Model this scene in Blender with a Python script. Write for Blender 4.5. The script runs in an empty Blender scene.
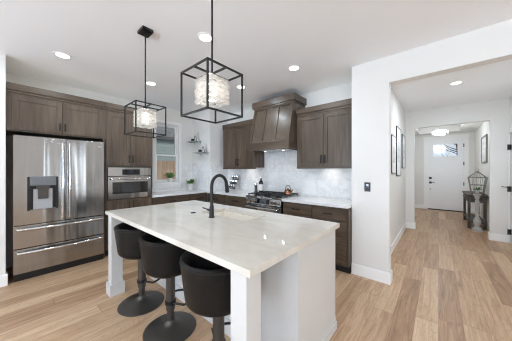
import bpy, bmesh, math, random
from mathutils import Vector, Matrix
random.seed(7)
S = bpy.context.scene
COL = S.collection
PI = math.pi

# ------------------------------------------------------------------ camera, world, light, exposure
cam_d = bpy.data.cameras.new('camera'); cam = bpy.data.objects.new('camera', cam_d); COL.objects.link(cam)
cam_d.sensor_width = 36.0; cam_d.lens = 213.0 / 512.0 * 36.0; cam_d.clip_start = 0.02
cam.location = (0, 0, 1.37); cam.rotation_euler = (PI / 2, 0, math.radians(40.6))
S.camera = cam

W = bpy.data.worlds.new('World'); S.world = W; W.use_nodes = True
bg = W.node_tree.nodes['Background']
bg.inputs[0].default_value = (0.72, 0.86, 1.0, 1); bg.inputs[1].default_value = 1.5

def area(name, loc, rot, sx, sy, power, color):
    l = bpy.data.lights.new(name, 'AREA'); l.shape = 'RECTANGLE'; l.size = sx; l.size_y = sy
    l.energy = power; l.color = color
    o = bpy.data.objects.new(name, l); COL.objects.link(o); o.location = loc; o.rotation_euler = rot
    return o
# daylight entering by the living-room windows (back wall y=-4.5, right wall x=4.6), behind the camera, plus an added upward fill
REAR_WIN = [(-2.3, 1.6), (0.4, 1.6), (2.9, 1.6)]
SIDE_WIN = [(-2.9, 1.4), (-0.6, 0.4), (1.13, 0.3), (2.12, 0.4)]
for wx, ww in REAR_WIN:
    area('daylight', (wx, -4.62, 1.45), (-PI / 2, 0, PI), ww, 1.9, 18, (0.46, 0.70, 1.0))
    area('upward_fill', (wx, -4.58, 0.9), (-PI / 2 - 1.2, 0, PI), ww, 0.7, 270, (0.70, 0.84, 1.0))  # added fill at each rear window, tilted up to brighten the ceiling
for wy, ww in SIDE_WIN:
    area('daylight', (4.72, wy, 1.30), (-PI / 2, 0, -PI / 2), ww, 2.2, 40 * ww, (0.80, 0.90, 1.0))

sun_d = bpy.data.lights.new('sun', 'SUN'); sun_d.energy = 7.0; sun_d.angle = 0.03; sun_d.color = (1, 0.96, 0.9)
sun = bpy.data.objects.new('sun', sun_d); COL.objects.link(sun); sun.rotation_euler = (math.radians(8), math.radians(30), 0)
S.view_settings.view_transform = 'Standard'; S.view_settings.look = 'None'
S.view_settings.gamma = 1.0; S.view_settings.use_curve_mapping = False
S.view_settings.exposure = -0.80
S.cycles.filter_width = 1.15
S.cycles.use_denoising = True
S.cycles.sample_clamp_indirect = 10.0
S.cycles.max_bounces = 14; S.cycles.diffuse_bounces = 12; S.cycles.glossy_bounces = 5
S.cycles.transmission_bounces = 8; S.cycles.transparent_max_bounces = 12
S.cycles.caustics_reflective = False; S.cycles.caustics_refractive = False

# ------------------------------------------------------------------ node helpers / materials
def srgb(r, g, b):
    f = lambda c: (c / 255 / 12.92) if c / 255 <= 0.04045 else ((c / 255 + 0.055) / 1.055) ** 2.4
    return (f(r), f(g), f(b), 1)

class N:
    def __init__(s, name):
        s.m = bpy.data.materials.new(name); s.m.use_nodes = True
        s.t = s.m.node_tree; s.b = s.t.nodes['Principled BSDF']; s.out = s.t.nodes['Material Output']
    def n(s, kind, **k):
        x = s.t.nodes.new(kind)
        for a, v in k.items(): setattr(x, a, v)
        return x
    def link(s, a, b): s.t.links.new(a, b)
    def math(s, op, a, b=None, c=None):
        x = s.n('ShaderNodeMath', operation=op)
        for i, v in enumerate((a, b, c)):
            if v is None: continue
            if isinstance(v, (int, float)): x.inputs[i].default_value = v
            else: s.link(v, x.inputs[i])
        return x.outputs[0]
    def vec(s, x, y, z):
        c = s.n('ShaderNodeCombineXYZ')
        for i, v in enumerate((x, y, z)):
            if isinstance(v, (int, float)): c.inputs[i].default_value = v
            else: s.link(v, c.inputs[i])
        return c.outputs[0]
    def ramp(s, fac, stops):
        r = s.n('ShaderNodeValToRGB'); e = r.color_ramp.elements
        while len(e) < len(stops): e.new(0.5)
        for el, (p, c) in zip(e, stops): el.position = p; el.color = c
        s.link(fac, r.inputs[0]); return r.outputs[0]
    def noise(s, vec, scale, detail=3, rough=0.5, dist=0.0):
        x = s.n('ShaderNodeTexNoise'); x.inputs['Scale'].default_value = scale
        x.inputs['Detail'].default_value = detail; x.inputs['Roughness'].default_value = rough
        x.inputs['Distortion'].default_value = dist
        s.link(vec, x.inputs['Vector']); return x.outputs['Fac']
    def obj(s):
        return s.n('ShaderNodeTexCoord').outputs['Object']
    def mapping(s, vec, scale=(1, 1, 1), rot=(0, 0, 0), loc=None):
        x = s.n('ShaderNodeMapping'); x.inputs['Scale'].default_value = scale; x.inputs['Rotation'].default_value = rot
        s.link(vec, x.inputs['Vector'])
        if loc is not None: s.link(loc, x.inputs['Location'])
        return x.outputs[0]
    def mix(s, fac, a, b, mode='MIX'):
        x = s.n('ShaderNodeMix', data_type='RGBA', blend_type=mode)
        for sock, v in ((x.inputs[0], fac), (x.inputs[6], a), (x.inputs[7], b)):
            if isinstance(v, (int, float, tuple)): sock.default_value = v
            else: s.link(v, sock)
        return x.outputs[2]
    def bump(s, h, strength=0.2, dist=0.01):
        x = s.n('ShaderNodeBump'); x.inputs['Strength'].default_value = strength; x.inputs['Distance'].default_value = dist
        s.link(h, x.inputs['Height']); s.link(x.outputs[0], s.b.inputs['Normal'])
    def set(s, color=None, rough=None, metal=None, spec=None, coat=None):
        b = s.b.inputs
        if color is not None:
            if isinstance(color, tuple): b['Base Color'].default_value = color
            else: s.link(color, b['Base Color'])
        if rough is not None:
            if isinstance(rough, (int, float)): b['Roughness'].default_value = rough
            else: s.link(rough, b['Roughness'])
        if metal is not None: b['Metallic'].default_value = metal
        if spec is not None: b['Specular IOR Level'].default_value = spec
        if coat is not None: b['Coat Weight'].default_value = coat
        return s.m

def plain(name, c, rough=0.5, metal=0.0, spec=0.5, var=0.03, scale=8):
    x = N(name); f = x.noise(x.obj(), scale, 3)
    lo = tuple(v * (1 - var) for v in c[:3]) + (1,); hi = tuple(min(1, v * (1 + var)) for v in c[:3]) + (1,)
    return x.set(x.ramp(f, [(0.3, lo), (0.7, hi)]), rough, metal, spec)

def paint(name, c, bump=0.04):
    x = N(name); o = x.obj()
    f = x.noise(o, 1.2, 2)
    lo = tuple(v * 0.99 for v in c[:3]) + (1,)
    x.set(x.ramp(f, [(0.3, lo), (0.7, c)]), 0.6, 0, 0.3)
    x.bump(x.noise(o, 90, 3), bump, 0.004)
    return x.m

def wood_mat(name, dark, mid, light, axis, rough=0.34):
    """stained timber, grain running along the given local axis"""
    x = N(name); info = x.n('ShaderNodeObjectInfo')
    r = x.math('MULTIPLY', info.outputs['Random'], 37.0)
    off = x.vec(r, x.math('MULTIPLY', r, 1.7), x.math('MULTIPLY', r, 0.6))
    sc = [26, 26, 26]; sc['xyz'.index(axis)] = 1.6
    p = x.mapping(x.obj(), tuple(sc), loc=off)
    g = x.noise(p, 1.0, 5, 0.6, 0.6)
    sc2 = [5, 5, 5]; sc2['xyz'.index(axis)] = 1.0
    g2 = x.noise(x.mapping(x.obj(), tuple(sc2), loc=off), 1.0, 2, 0.5)
    m = x.math('ADD', x.math('MULTIPLY', g, 0.6), x.math('MULTIPLY', g2, 0.4))
    col = x.ramp(m, [(0.32, dark), (0.5, mid), (0.68, light)])
    x.set(col, rough, 0, 0.45)
    x.bump(g, 0.06, 0.003)
    return x.m

M = {}
M['wall'] = paint('wall_paint', srgb(228, 227, 224))
M['ceiling'] = paint('ceiling_paint', srgb(248, 250, 253), 0.1)
M['trim'] = plain('trim_paint', srgb(243, 243, 243), 0.35, var=0.01)
M['white'] = plain('white_lacquer', srgb(207, 206, 204), 0.32, var=0.01)
M['door_white'] = plain('door_paint', srgb(240, 241, 243), 0.3, var=0.01)
cd, cm, cl = srgb(62, 51, 42), srgb(85, 72, 60), srgb(108, 94, 80)
M['wood_v'] = wood_mat('stained_cabinet_wood', cd, cm, cl, 'z')
M['wood_h'] = wood_mat('stained_cabinet_wood_across', cd, cm, cl, 'x')
M['weathered'] = wood_mat('weathered_dark_wood', srgb(48, 44, 42), srgb(76, 71, 67), srgb(112, 106, 100), 'x', 0.6)
M['bounce_pale'] = plain('pale_bounce_panel', srgb(226, 216, 200), 0.7)  # for the unseen light-bouncing panels added on the cabinet tops
M['panel_grey'] = plain('grey_dispenser_plastic', srgb(112, 114, 117), 0.3, 0.4)
M['tray_silver'] = plain('silver_recess', srgb(176, 178, 182), 0.35, 0.3)
M['fence'] = wood_mat('cedar_fence', srgb(128, 108, 90), srgb(150, 128, 108), srgb(172, 150, 128), 'z', 0.8)
M['black'] = plain('matte_black_metal', srgb(28, 28, 29), 0.38, 0.3)
M['bronze'] = plain('dark_bronze_metal', srgb(26, 24, 23), 0.4, 0.4)
M['gunmetal'] = plain('gunmetal', srgb(84, 80, 76), 0.4, 0.7)
M['toe'] = plain('toe_kick_black', srgb(30, 27, 25), 0.6)
M['rubber'] = plain('black_plastic', srgb(20, 20, 21), 0.35)
M['glass_black'] = plain('black_glass', srgb(10, 10, 11), 0.05, 0, 0.6)
M['glass_dark'] = plain('smoked_oven_glass', srgb(46, 46, 47), 0.06, 0, 0.6)
M['chrome'] = plain('chrome', srgb(205, 205, 206), 0.12, 1.0)
M['copper'] = plain('copper', srgb(150, 108, 84), 0.2, 1.0)
M['pot'] = plain('white_ceramic', srgb(228, 227, 224), 0.3)
M['pot_grey'] = plain('pale_grey_ceramic', srgb(200, 199, 196), 0.5)
M['soil'] = plain('soil', srgb(60, 46, 36), 0.9, var=0.3, scale=60)
M['stem'] = plain('green_stem', srgb(92, 122, 58), 0.6)
M['grey_stone'] = plain('grey_carved_plaster', srgb(176, 175, 173), 0.7, var=0.18, scale=14)
M['wire'] = plain('grey_wire', srgb(142, 138, 134), 0.5, 0.5)
M['mat_board'] = plain('white_mat_board', srgb(236, 236, 236), 0.5)
M['siding'] = plain('grey_siding', srgb(138, 150, 150), 0.8)
M['roofing'] = plain('dark_shingles', srgb(84, 86, 88), 0.9, var=0.2)
M['ground'] = plain('outside_ground', srgb(136, 128, 112), 0.9, var=0.2, scale=3)
M['bark'] = plain('bark', srgb(84, 72, 62), 0.9, var=0.2)
M['tan_ceramic'] = plain('warm_white_fireclay', srgb(232, 227, 217), 0.25)

x = N('brushed_stainless'); o = x.obj()
s1 = x.noise(x.mapping(o, (90, 90, 2)), 1.0, 3)
x.set(x.ramp(s1, [(0.3, srgb(166, 164, 162)), (0.7, srgb(172, 170, 168))]), x.math('MULTIPLY_ADD', s1, 0.04, 0.12), 1.0)
x.b.inputs['Anisotropic'].default_value = 0.8
tg = x.n('ShaderNodeTangent'); tg.direction_type = 'RADIAL'; tg.axis = 'Z'; x.link(tg.outputs[0], x.b.inputs['Tangent'])
x.b.inputs['Anisotropic Rotation'].default_value = 0.25
wv = x.noise(x.mapping(o, (6, 6, 0.15)), 1.0, 1, 0.4)
x.bump(wv, 0.5, 0.02)
M['steel'] = x.m

x = N('black_leather'); o = x.obj()
x.set(x.ramp(x.noise(o, 14, 4), [(0.3, srgb(10, 10, 10)), (0.7, srgb(17, 16, 16))]), 0.42, 0, 0.3)
x.bump(x.noise(o, 120, 3), 0.08, 0.002)
M['leather'] = x.m

x = N('leaf'); info = x.n('ShaderNodeObjectInfo')
x.set(x.ramp(x.noise(x.obj(), 30, 2), [(0.3, srgb(44, 92, 28)), (0.7, srgb(100, 148, 56))]), 0.5)
x.b.inputs['Subsurface Weight'].default_value = 0.0
M['leaf'] = x.m

# polished quartz with soft warm clouding
x = N('polished_quartz'); o = x.obj()
a = x.noise(x.mapping(o, (0.9, 2.4, 1)), 2.2, 5, 0.55, 1.2)
b = x.noise(x.mapping(o, (3.5, 1.0, 1)), 3.0, 4, 0.6, 0.8)
base = x.ramp(a, [(0.3, srgb(204, 198, 188)), (0.5, srgb(214, 209, 200)), (0.7, srgb(221, 218, 211))])
x.set(x.mix(x.math('MULTIPLY', b, 0.3), base, srgb(207, 199, 187)), 0.05, 0, 0.5)
M['quartz'] = x.m
x = N('white_quartz'); o = x.obj()
x.set(x.ramp(x.noise(o, 3, 5, 0.6, 1.0), [(0.3, srgb(226, 226, 226)), (0.6, srgb(240, 240, 241))]), 0.12)
M['quartz_white'] = x.m

# marble subway tile; u,v chosen by the wall's axis
def tile_mat(name, axis):
    x = N(name); sep = x.n('ShaderNodeSeparateXYZ'); o = x.obj(); x.link(o, sep.inputs[0])
    uv = x.vec(sep.outputs['XY'.index(axis.upper())], sep.outputs[2], 0)
    br = x.n('ShaderNodeTexBrick'); x.link(uv, br.inputs['Vector'])
    br.offset = 0.5
    br.inputs['Scale'].default_value = 1.0; br.inputs['Brick Width'].default_value = 0.40; br.inputs['Row Height'].default_value = 0.135
    br.inputs['Mortar Size'].default_value = 0.0018; br.inputs['Mortar Smooth'].default_value = 0.3
    br.inputs['Color1'].default_value = (0, 0, 0, 1); br.inputs['Color2'].default_value = (1, 1, 1, 1)
    sp = x.n('ShaderNodeSeparateColor'); x.link(br.outputs['Color'], sp.inputs[0])
    shift = x.math('MULTIPLY', sp.outputs[0], 4.0)
    p = x.n('ShaderNodeVectorMath', operation='ADD'); x.link(o, p.inputs[0]); x.link(x.vec(shift, shift, shift), p.inputs[1])
    n1 = x.noise(p.outputs[0], 2.0, 5, 0.55, 1.6)
    vein = x.math('ABSOLUTE', x.math('SUBTRACT', n1, 0.5))
    col = x.ramp(vein, [(0.0, srgb(220, 220, 221)), (0.04, srgb(230, 230, 230)), (0.12, srgb(236, 236, 236))])
    col = x.mix(br.outputs['Fac'], col, srgb(214, 214, 214))
    x.set(col, 0.16)
    x.bump(x.math('SUBTRACT', 1.0, br.outputs['Fac']), 0.15, 0.002)
    return x.m
M['tile_x'] = tile_mat('marble_tile', 'x'); M['tile_y'] = tile_mat('marble_tile_return', 'y')

# wide plank floor, boards along world y
x = N('oak_plank_floor'); o = x.obj(); sep = x.n('ShaderNodeSeparateXYZ'); x.link(o, sep.inputs[0])
u = x.math('DIVIDE', sep.outputs[0], 0.165); ui = x.math('FLOOR', u); uf = x.math('FRACT', u)
wn = x.n('ShaderNodeTexWhiteNoise', noise_dimensions='1D'); x.link(ui, wn.inputs['W'])
v = x.math('ADD', x.math('DIVIDE', sep.outputs[1], 1.35), x.math('MULTIPLY', wn.outputs['Value'], 7.0))
vi = x.math('FLOOR', v); vf = x.math('FRACT', v)
w2 = x.n('ShaderNodeTexWhiteNoise', noise_dimensions='2D'); x.link(x.vec(ui, vi, 0), w2.inputs['Vector'])
rnd = w2.outputs['Value']
gsh = x.math('MULTIPLY', rnd, 53.0)
gp = x.vec(x.math('MULTIPLY_ADD', sep.outputs[0], 24.0, gsh), x.math('MULTIPLY_ADD', sep.outputs[1], 1.3, gsh), gsh)
g1 = x.noise(gp, 1.0, 5, 0.62, 1.4)
gp2 = x.vec(x.math('MULTIPLY_ADD', sep.outputs[0], 5.0, gsh), x.math('MULTIPLY_ADD', sep.outputs[1], 0.9, gsh), gsh)
g2 = x.noise(gp2, 1.0, 3, 0.5, 2.0)
ring = x.math('FRACT', x.math('MULTIPLY', g2, 9.0))
tone = x.math('ADD', x.math('MULTIPLY', rnd, 0.28), x.math('MULTIPLY', g1, 0.72))
col = x.ramp(tone, [(0.24, srgb(132, 100, 75)), (0.42, srgb(172, 139, 109)), (0.57, srgb(192, 161, 130)), (0.76, srgb(216, 189, 158))])
col = x.mix(x.math('MULTIPLY', x.math('GREATER_THAN', ring, 0.72), 0.17), col, srgb(128, 92, 64))
du = x.math('MINIMUM', uf, x.math('SUBTRACT', 1.0, uf)); dv = x.math('MINIMUM', vf, x.math('SUBTRACT', 1.0, vf))
gap = x.math('MAXIMUM', x.math('LESS_THAN', du, 0.008), x.math('LESS_THAN', dv, 0.0016))
col = x.mix(x.math('MULTIPLY', gap, 0.55), col, srgb(84, 60, 44))
x.set(col, x.math('MULTIPLY_ADD', g1, 0.15, 0.33), 0, 0.4)
x.bump(x.math('SUBTRACT', x.math('MULTIPLY', g1, 0.2), gap), 0.12, 0.003)
M['floor'] = x.m

def emit(name, c, strength):
    x = N(name); x.t.nodes.remove(x.b)
    e = x.n('ShaderNodeEmission'); e.inputs[0].default_value = c; e.inputs[1].default_value = strength
    x.link(e.outputs[0], x.out.inputs[0]); return x.m
M['lens'] = emit('lit_lens', (1, 0.96, 0.9, 1), 9.0)
M['lens_dim'] = emit('dim_lens', (1, 0.96, 0.9, 1), 5.0)
M['bulb'] = emit('lit_bulb', (1, 0.96, 0.90, 1), 7.5)

x = N('window_glass'); x.t.nodes.remove(x.b)
tr = x.n('ShaderNodeBsdfTransparent'); gl = x.n('ShaderNodeBsdfGlossy'); gl.inputs['Roughness'].default_value = 0.02
fr = x.n('ShaderNodeFresnel'); fr.inputs[0].default_value = 1.45
mx = x.n('ShaderNodeMixShader'); x.link(fr.outputs[0], mx.inputs[0]); x.link(tr.outputs[0], mx.inputs[1]); x.link(gl.outputs[0], mx.inputs[2])
x.link(mx.outputs[0], x.out.inputs[0]); M['glass'] = x.m

x = N('cut_crystal'); x.t.nodes.remove(x.b)
tl = x.n('ShaderNodeBsdfTranslucent'); tl.inputs[0].default_value = (0.95, 0.93, 0.9, 1)
gl = x.n('ShaderNodeBsdfGlossy'); gl.inputs['Roughness'].default_value = 0.12
tr = x.n('ShaderNodeBsdfTransparent')
m1 = x.n('ShaderNodeMixShader'); m1.inputs[0].default_value = 0.18; x.link(tl.outputs[0], m1.inputs[1]); x.link(gl.outputs[0], m1.inputs[2])
m2 = x.n('ShaderNodeMixShader'); m2.inputs[0].default_value = 0.25; x.link(m1.outputs[0], m2.inputs[1]); x.link(tr.outputs[0], m2.inputs[2])
x.link(m2.outputs[0], x.out.inputs[0]); M['crystal'] = x.m

# ------------------------------------------------------------------ mesh helpers
class MB:
    def __init__(s): s.bm = bmesh.new()
    def _add(s, t, mat=None):
        if mat is not None: bmesh.ops.transform(t, matrix=mat, verts=t.verts)
        me = bpy.data.meshes.new('tmp'); t.to_mesh(me); t.free(); s.bm.from_mesh(me); bpy.data.meshes.remove(me); return s
    def box(s, x0, x1, y0, y1, z0, z1, bev=0.0, seg=2):
        t = bmesh.new(); bmesh.ops.create_cube(t, size=1.0)
        for v in t.verts:
            v.co = Vector(((x0 + x1) / 2 + v.co.x * (x1 - x0), (y0 + y1) / 2 + v.co.y * (y1 - y0), (z0 + z1) / 2 + v.co.z * (z1 - z0)))
        if bev > 0:
            bmesh.ops.bevel(t, geom=list(t.edges), offset=bev, segments=seg, profile=0.7, affect='EDGES')
        return s._add(t)
    def cyl(s, p0, p1, r0, r1=None, seg=20):
        r1 = r0 if r1 is None else r1
        p0 = Vector(p0); p1 = Vector(p1); d = p1 - p0
        t = bmesh.new(); bmesh.ops.create_cone(t, cap_ends=True, segments=seg, radius1=r0, radius2=r1, depth=d.length)
        q = d.normalized().to_track_quat('Z', 'Y').to_matrix().to_4x4()
        return s._add(t, Matrix.Translation((p0 + p1) / 2) @ q)
    def lathe(s, prof, c=(0, 0, 0), seg=28, close=False):
        """prof: list of (r, z)"""
        t = bmesh.new(); rings = []
        for r, z in prof:
            if r < 1e-5: rings.append([t.verts.new((c[0], c[1], c[2] + z))])
            else: rings.append([t.verts.new((c[0] + r * math.cos(2 * PI * k / seg), c[1] + r * math.sin(2 * PI * k / seg), c[2] + z)) for k in range(seg)])
        for a, b in zip(rings, rings[1:]):
            for k in range(seg):
                k2 = (k + 1) % seg
                if len(a) == 1 and len(b) == 1: continue
                if len(a) == 1: t.faces.new((a[0], b[k], b[k2]))
                elif len(b) == 1: t.faces.new((a[k], b[0], a[k2]))
                else: t.faces.new((a[k], b[k], b[k2], a[k2]))
        bmesh.ops.recalc_face_normals(t, faces=t.faces)
        return s._add(t)
    def tube(s, pts, r, seg=10, caps=True, radii=None):
        pts = [Vector(p) for p in pts]; t = bmesh.new(); rings = []
        up = Vector((0, 0, 1)); prev = None
        for i, p in enumerate(pts):
            d = (pts[min(i + 1, len(pts) - 1)] - pts[max(i - 1, 0)]).normalized()
            if prev is None:
                a = up if abs(d.dot(up)) < 0.9 else Vector((1, 0, 0))
                n = d.cross(a).normalized()
            else:
                n = (prev - d * prev.dot(d)).normalized()
            prev = n; bb = d.cross(n); rr = radii[i] if radii else r
            rings.append([t.verts.new(p + (n * math.cos(2 * PI * k / seg) + bb * math.sin(2 * PI * k / seg)) * rr) for k in range(seg)])
        for a, b in zip(rings, rings[1:]):
            for k in range(seg): t.faces.new((a[k], a[(k + 1) % seg], b[(k + 1) % seg], b[k]))
        if caps: t.faces.new(rings[0][::-1]); t.faces.new(rings[-1])
        bmesh.ops.recalc_face_normals(t, faces=t.faces)
        return s._add(t)
    def poly(s, pts, depth_vec):
        t = bmesh.new(); a = [t.verts.new(p) for p in pts]; d = Vector(depth_vec)
        b = [t.verts.new(Vector(p) + d) for p in pts]
        t.faces.new(a); t.faces.new(b[::-1])
        for k in range(len(a)):
            k2 = (k + 1) % len(a); t.faces.new((a[k2], a[k], b[k], b[k2]))
        bmesh.ops.recalc_face_normals(t, faces=t.faces)
        return s._add(t)
    def leaf(s, base, direc, L, wdt, droop):
        d = Vector(direc).normalized(); side = d.cross(Vector((0, 0, 1)))
        side = side.normalized() if side.length > 1e-4 else Vector((1, 0, 0))
        t = bmesh.new(); base = Vector(base); rows = []
        for i in range(5):
            f = i / 4; w = wdt * math.sin(PI * (0.12 + 0.86 * f)) * 0.5
            p = base + d * (L * f) + Vector((0, 0, -droop * f * f))
            rows.append((t.verts.new(p - side * w), t.verts.new(p + Vector((0, 0, -w * 0.3))), t.verts.new(p + side * w)))
        for a, b in zip(rows, rows[1:]):
            t.faces.new((a[0], a[1], b[1], b[0])); t.faces.new((a[1], a[2], b[2], b[1]))
        return s._add(t)
    def build(s, name, mat, parent=None, smooth=True, label=None):
        me = bpy.data.meshes.new(name); s.bm.to_mesh(me); s.bm.free()
        me.materials.append(M[mat] if isinstance(mat, str) else mat)
        if smooth:
            for p in me.polygons: p.use_smooth = True
            try: me.set_sharp_from_angle(angle=math.radians(38))
            except Exception: pass
        o = bpy.data.objects.new(name, me); COL.objects.link(o)
        if smooth:
            wn_ = o.modifiers.new('weighted_normal', 'WEIGHTED_NORMAL'); wn_.keep_sharp = True; wn_.weight = 80
        if parent is not None: o.parent = parent
        if label: o['label'] = label
        return o

def empty(name, label, cat, loc=(0, 0, 0), rz=0.0, group=None):
    o = bpy.data.objects.new(name, None); COL.objects.link(o); o.empty_display_size = 0.05
    o.location = loc; o.rotation_euler = (0, 0, rz); o['label'] = label; o['category'] = cat
    if group: o['group'] = group
    return o
def tag(o, label, cat, group=None, loc=None, rz=None):
    o['label'] = label; o['category'] = cat
    if group: o['group'] = group
    if loc is not None: o.location = loc
    if rz is not None: o.rotation_euler = (0, 0, rz)
    return o
def struct(name, mb, mat, parent=None):
    o = mb.build(name, mat, parent); o['kind'] = 'structure'
    return o
def sroot(name, loc, rz=0.0):
    o = bpy.data.objects.new(name, None); COL.objects.link(o); o.location = loc; o.rotation_euler = (0, 0, rz); o['kind'] = 'structure'
    return o
def dup(root, loc, label, group=None):
    def cp(o, parent):
        c = o.copy(); COL.objects.link(c)
        if parent is not None: c.parent = parent
        for ch in o.children: cp(ch, c)
        return c
    r = cp(root, None); r.location = loc; r['label'] = label
    if group: r['group'] = group
    return r

# ------------------------------------------------------------------ structure
H = 2.75
struct('floor', MB().box(-4.8, 4.8, -4.8, 10.2, -0.1, 0.0), 'floor')
struct('ceiling', MB().box(-4.8, 4.8, -4.8, 6.32, H, H + 0.1), 'ceiling')
# left wall with kitchen window opening
WY0, WY1, WZ0, WZ1 = 2.05, 2.60, 1.11, 2.41
struct('wall_left', MB().box(-4.75, -4.6, -0.015, WY0, 0, H).box(-4.75, -4.6, WY1, 3.6, 0, H)
       .box(-4.75, -4.6, WY0, WY1, 0, WZ0).box(-4.75, -4.6, WY0, WY1, WZ1, H), 'wall')
struct('wall_near_left', MB().box(-4.75, -3.91, -4.8, -0.015, 0, H), 'wall')
struct('wall_back', MB().box(-4.6, -0.88, 3.49, 3.62, 0, H), 'wall')
struct('wall_pier', MB().box(-4.6, -3.90, 2.96, 3.49, 0, H), 'wall')
struct('wall_hall_left', MB().box(-0.88, -0.60, 2.99, 6.20, 0, H).box(-0.60, -0.45, 2.99, 3.12, 0, H), 'wall')
struct('wall_hall_header', MB().box(-0.45, 1.6, 2.99, 3.12, 2.43, H), 'wall')
struct('wall_living_front', MB().box(1.6, 4.6, 2.99, 3.12, 0, H), 'wall')
HD0, HD1 = 5.35, 6.18
struct('wall_hall_right', MB().box(1.02, 1.15, 3.12, HD0, 0, H).box(1.02, 1.15, HD1, 6.2, 0, H).box(1.02, 1.15, HD0, HD1, 2.07, H)
       .box(1.15, 1.25, 3.12, 6.2, 0, H), 'wall')
struct('wall_hall_far', MB().box(-0.90, -0.43, 6.20, 6.32, 0, H).box(0.77, 1.15, 6.20, 6.32, 0, H).box(-0.43, 0.77, 6.20, 6.32, 2.365, H), 'wall')
struct('wall_foyer_left', MB().box(-1.05, -0.90, 6.2, 9.9, 0, 3.0), 'wall')
struct('wall_foyer_right', MB().box(0.89, 1.05, 6.32, 9.9, 0, 3.0), 'wall')
DX0, DX1, DZ = -0.29, 0.63, 2.43
struct('wall_foyer_far', MB().box(-0.9, DX0 - 0.03, 9.75, 9.9, 0, 3.0).box(DX1 + 0.03, 0.89, 9.75, 9.9, 0, 3.0).box(DX0 - 0.03, DX1 + 0.03, 9.75, 9.9, DZ + 0.03, 3.0), 'wall')
struct('ceiling', MB().box(-0.9, 0.89, 6.32, 9.75, 2.90, 3.0), 'ceiling')
struct('trim_foyer_tray', MB().box(-0.9, 0.89, 9.25, 9.75, 2.62, 2.90).box(-0.9, 0.89, 6.32, 6.75, 2.62, 2.90)
       .box(-0.9, -0.5, 6.75, 9.25, 2.62, 2.90).box(0.5, 0.89, 6.75, 9.25, 2.62, 2.90), 'wall')
# living room behind the camera
mb = MB(); xs = -3.91
for wx, ww in REAR_WIN:
    mb.box(xs, wx - ww / 2, -4.65, -4.5, 0, H); mb.box(wx - ww / 2, wx + ww / 2, -4.65, -4.5, 0, 0.5); mb.box(wx - ww / 2, wx + ww / 2, -4.65, -4.5, 2.4, H)
    xs = wx + ww / 2
mb.box(xs, 4.6, -4.65, -4.5, 0, H); struct('wall_rear', mb, 'wall')
mb = MB(); ys = -4.65
for wy, ww in SIDE_WIN:
    mb.box(4.6, 4.75, ys, wy - ww / 2, 0, H); mb.box(4.6, 4.75, wy - ww / 2, wy + ww / 2, 0, 0.2); mb.box(4.6, 4.75, wy - ww / 2, wy + ww / 2, 2.4, H)
    ys = wy + ww / 2
mb.box(4.6, 4.75, ys, 3.12, 0, H); struct('wall_right', mb, 'wall')

def bb(name, *boxes):
    m = MB()
    for b in boxes:
        x0, x1, y0, y1 = b; m.box(x0, x1, y0, y1, 0, 0.128, 0.002).box(x0 + (0.004 if x1 - x0 < 0.03 else 0), x1 - (0.004 if x1 - x0 < 0.03 else 0), y0 + (0.004 if y1 - y0 < 0.03 else 0), y1 - (0.004 if y1 - y0 < 0.03 else 0), 0.12, 0.14, 0.002)
    return struct(name, m, 'trim')
bt = 0.016
bb('baseboard_stub', (-0.88, -0.45 + bt, 2.99 - bt, 2.99), (-0.45, -0.45 + bt, 2.99, 3.12))
bb('baseboard_hall_left', (-0.60, -0.60 + bt, 3.12, 6.2), (-0.60 + bt, -0.43, 6.2 - bt, 6.2), (-0.43, -0.43 + bt, 6.2 - bt, 6.32))
bb('baseboard_hall_right', (0.77, 1.02, 6.2 - bt, 6.2), (0.77 - bt, 0.77, 6.2 - bt, 6.32))
bb('baseboard_foyer', (-0.9, DX0 - 0.12, 9.75 - bt, 9.75), (DX1 + 0.12, 0.89, 9.75 - bt, 9.75), (0.89 - bt, 0.89, 6.32, 9.75 - bt))
bb('baseboard_near_left', (-3.91, -3.91 + bt, -4.5, -0.015 + bt), (-4.0, -3.91, -0.015, -0.015 + bt))

# backsplash tile (thin slabs on the walls)
struct('trim_backsplash', MB().box(-3.90, -0.88, 3.480, 3.49, 0.915, 1.80), 'tile_x')
struct('trim_backsplash_pier', MB().box(-4.59, -4.005, 2.95, 2.96, 0.915, 1.55), 'tile_x')
struct('trim_backsplash_return', MB().box(-3.90, -3.890, 2.97, 3.48, 0.915, 1.52), 'tile_y')
struct('trim_backsplash_window', MB().box(-4.60, -4.59, 1.72, 1.99, 0.915, 1.55).box(-4.60, -4.59, 2.66, 2.96, 0.915, 1.55)
       .box(-4.60, -4.59, 1.99, 2.66, 0.915, 0.985), 'tile_y')

# kitchen window: casing, frame, two sashes with panes, sill
w = sroot('window_1', (-4.6, WY0, 0))
ww = WY1 - WY0
def rect_frame(mb, y0, y1, z0, z1, t, x0, x1, bev=0.003):
    mb.box(x0, x1, y0, y0 + t, z0, z1, bev).box(x0, x1, y1 - t, y1, z0, z1, bev).box(x0, x1, y0 + t, y1 - t, z0, z0 + t, bev).box(x0, x1, y0 + t, y1 - t, z1 - t, z1, bev)
    return mb
struct('window_casing', MB().box(0, 0.02, -0.055, 0.0, WZ0 - 0.02, WZ1, 0.002).box(0, 0.02, ww, ww + 0.055, WZ0 - 0.02, WZ1, 0.002)
       .box(0, 0.022, -0.06, ww + 0.06, WZ1, WZ1 + 0.055, 0.002).box(0, 0.02, -0.055, ww + 0.055, WZ0 - 0.12, WZ0 - 0.02, 0.002), 'trim', w)
struct('window_sill', MB().box(-0.10, 0.075, -0.07, ww + 0.07, WZ0 - 0.03, WZ0, 0.004), 'trim', w)
struct('window_frame', rect_frame(MB(), 0, ww, WZ0, WZ1, 0.025, -0.13, -0.02), 'trim', w)
zm = 1.71
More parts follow.
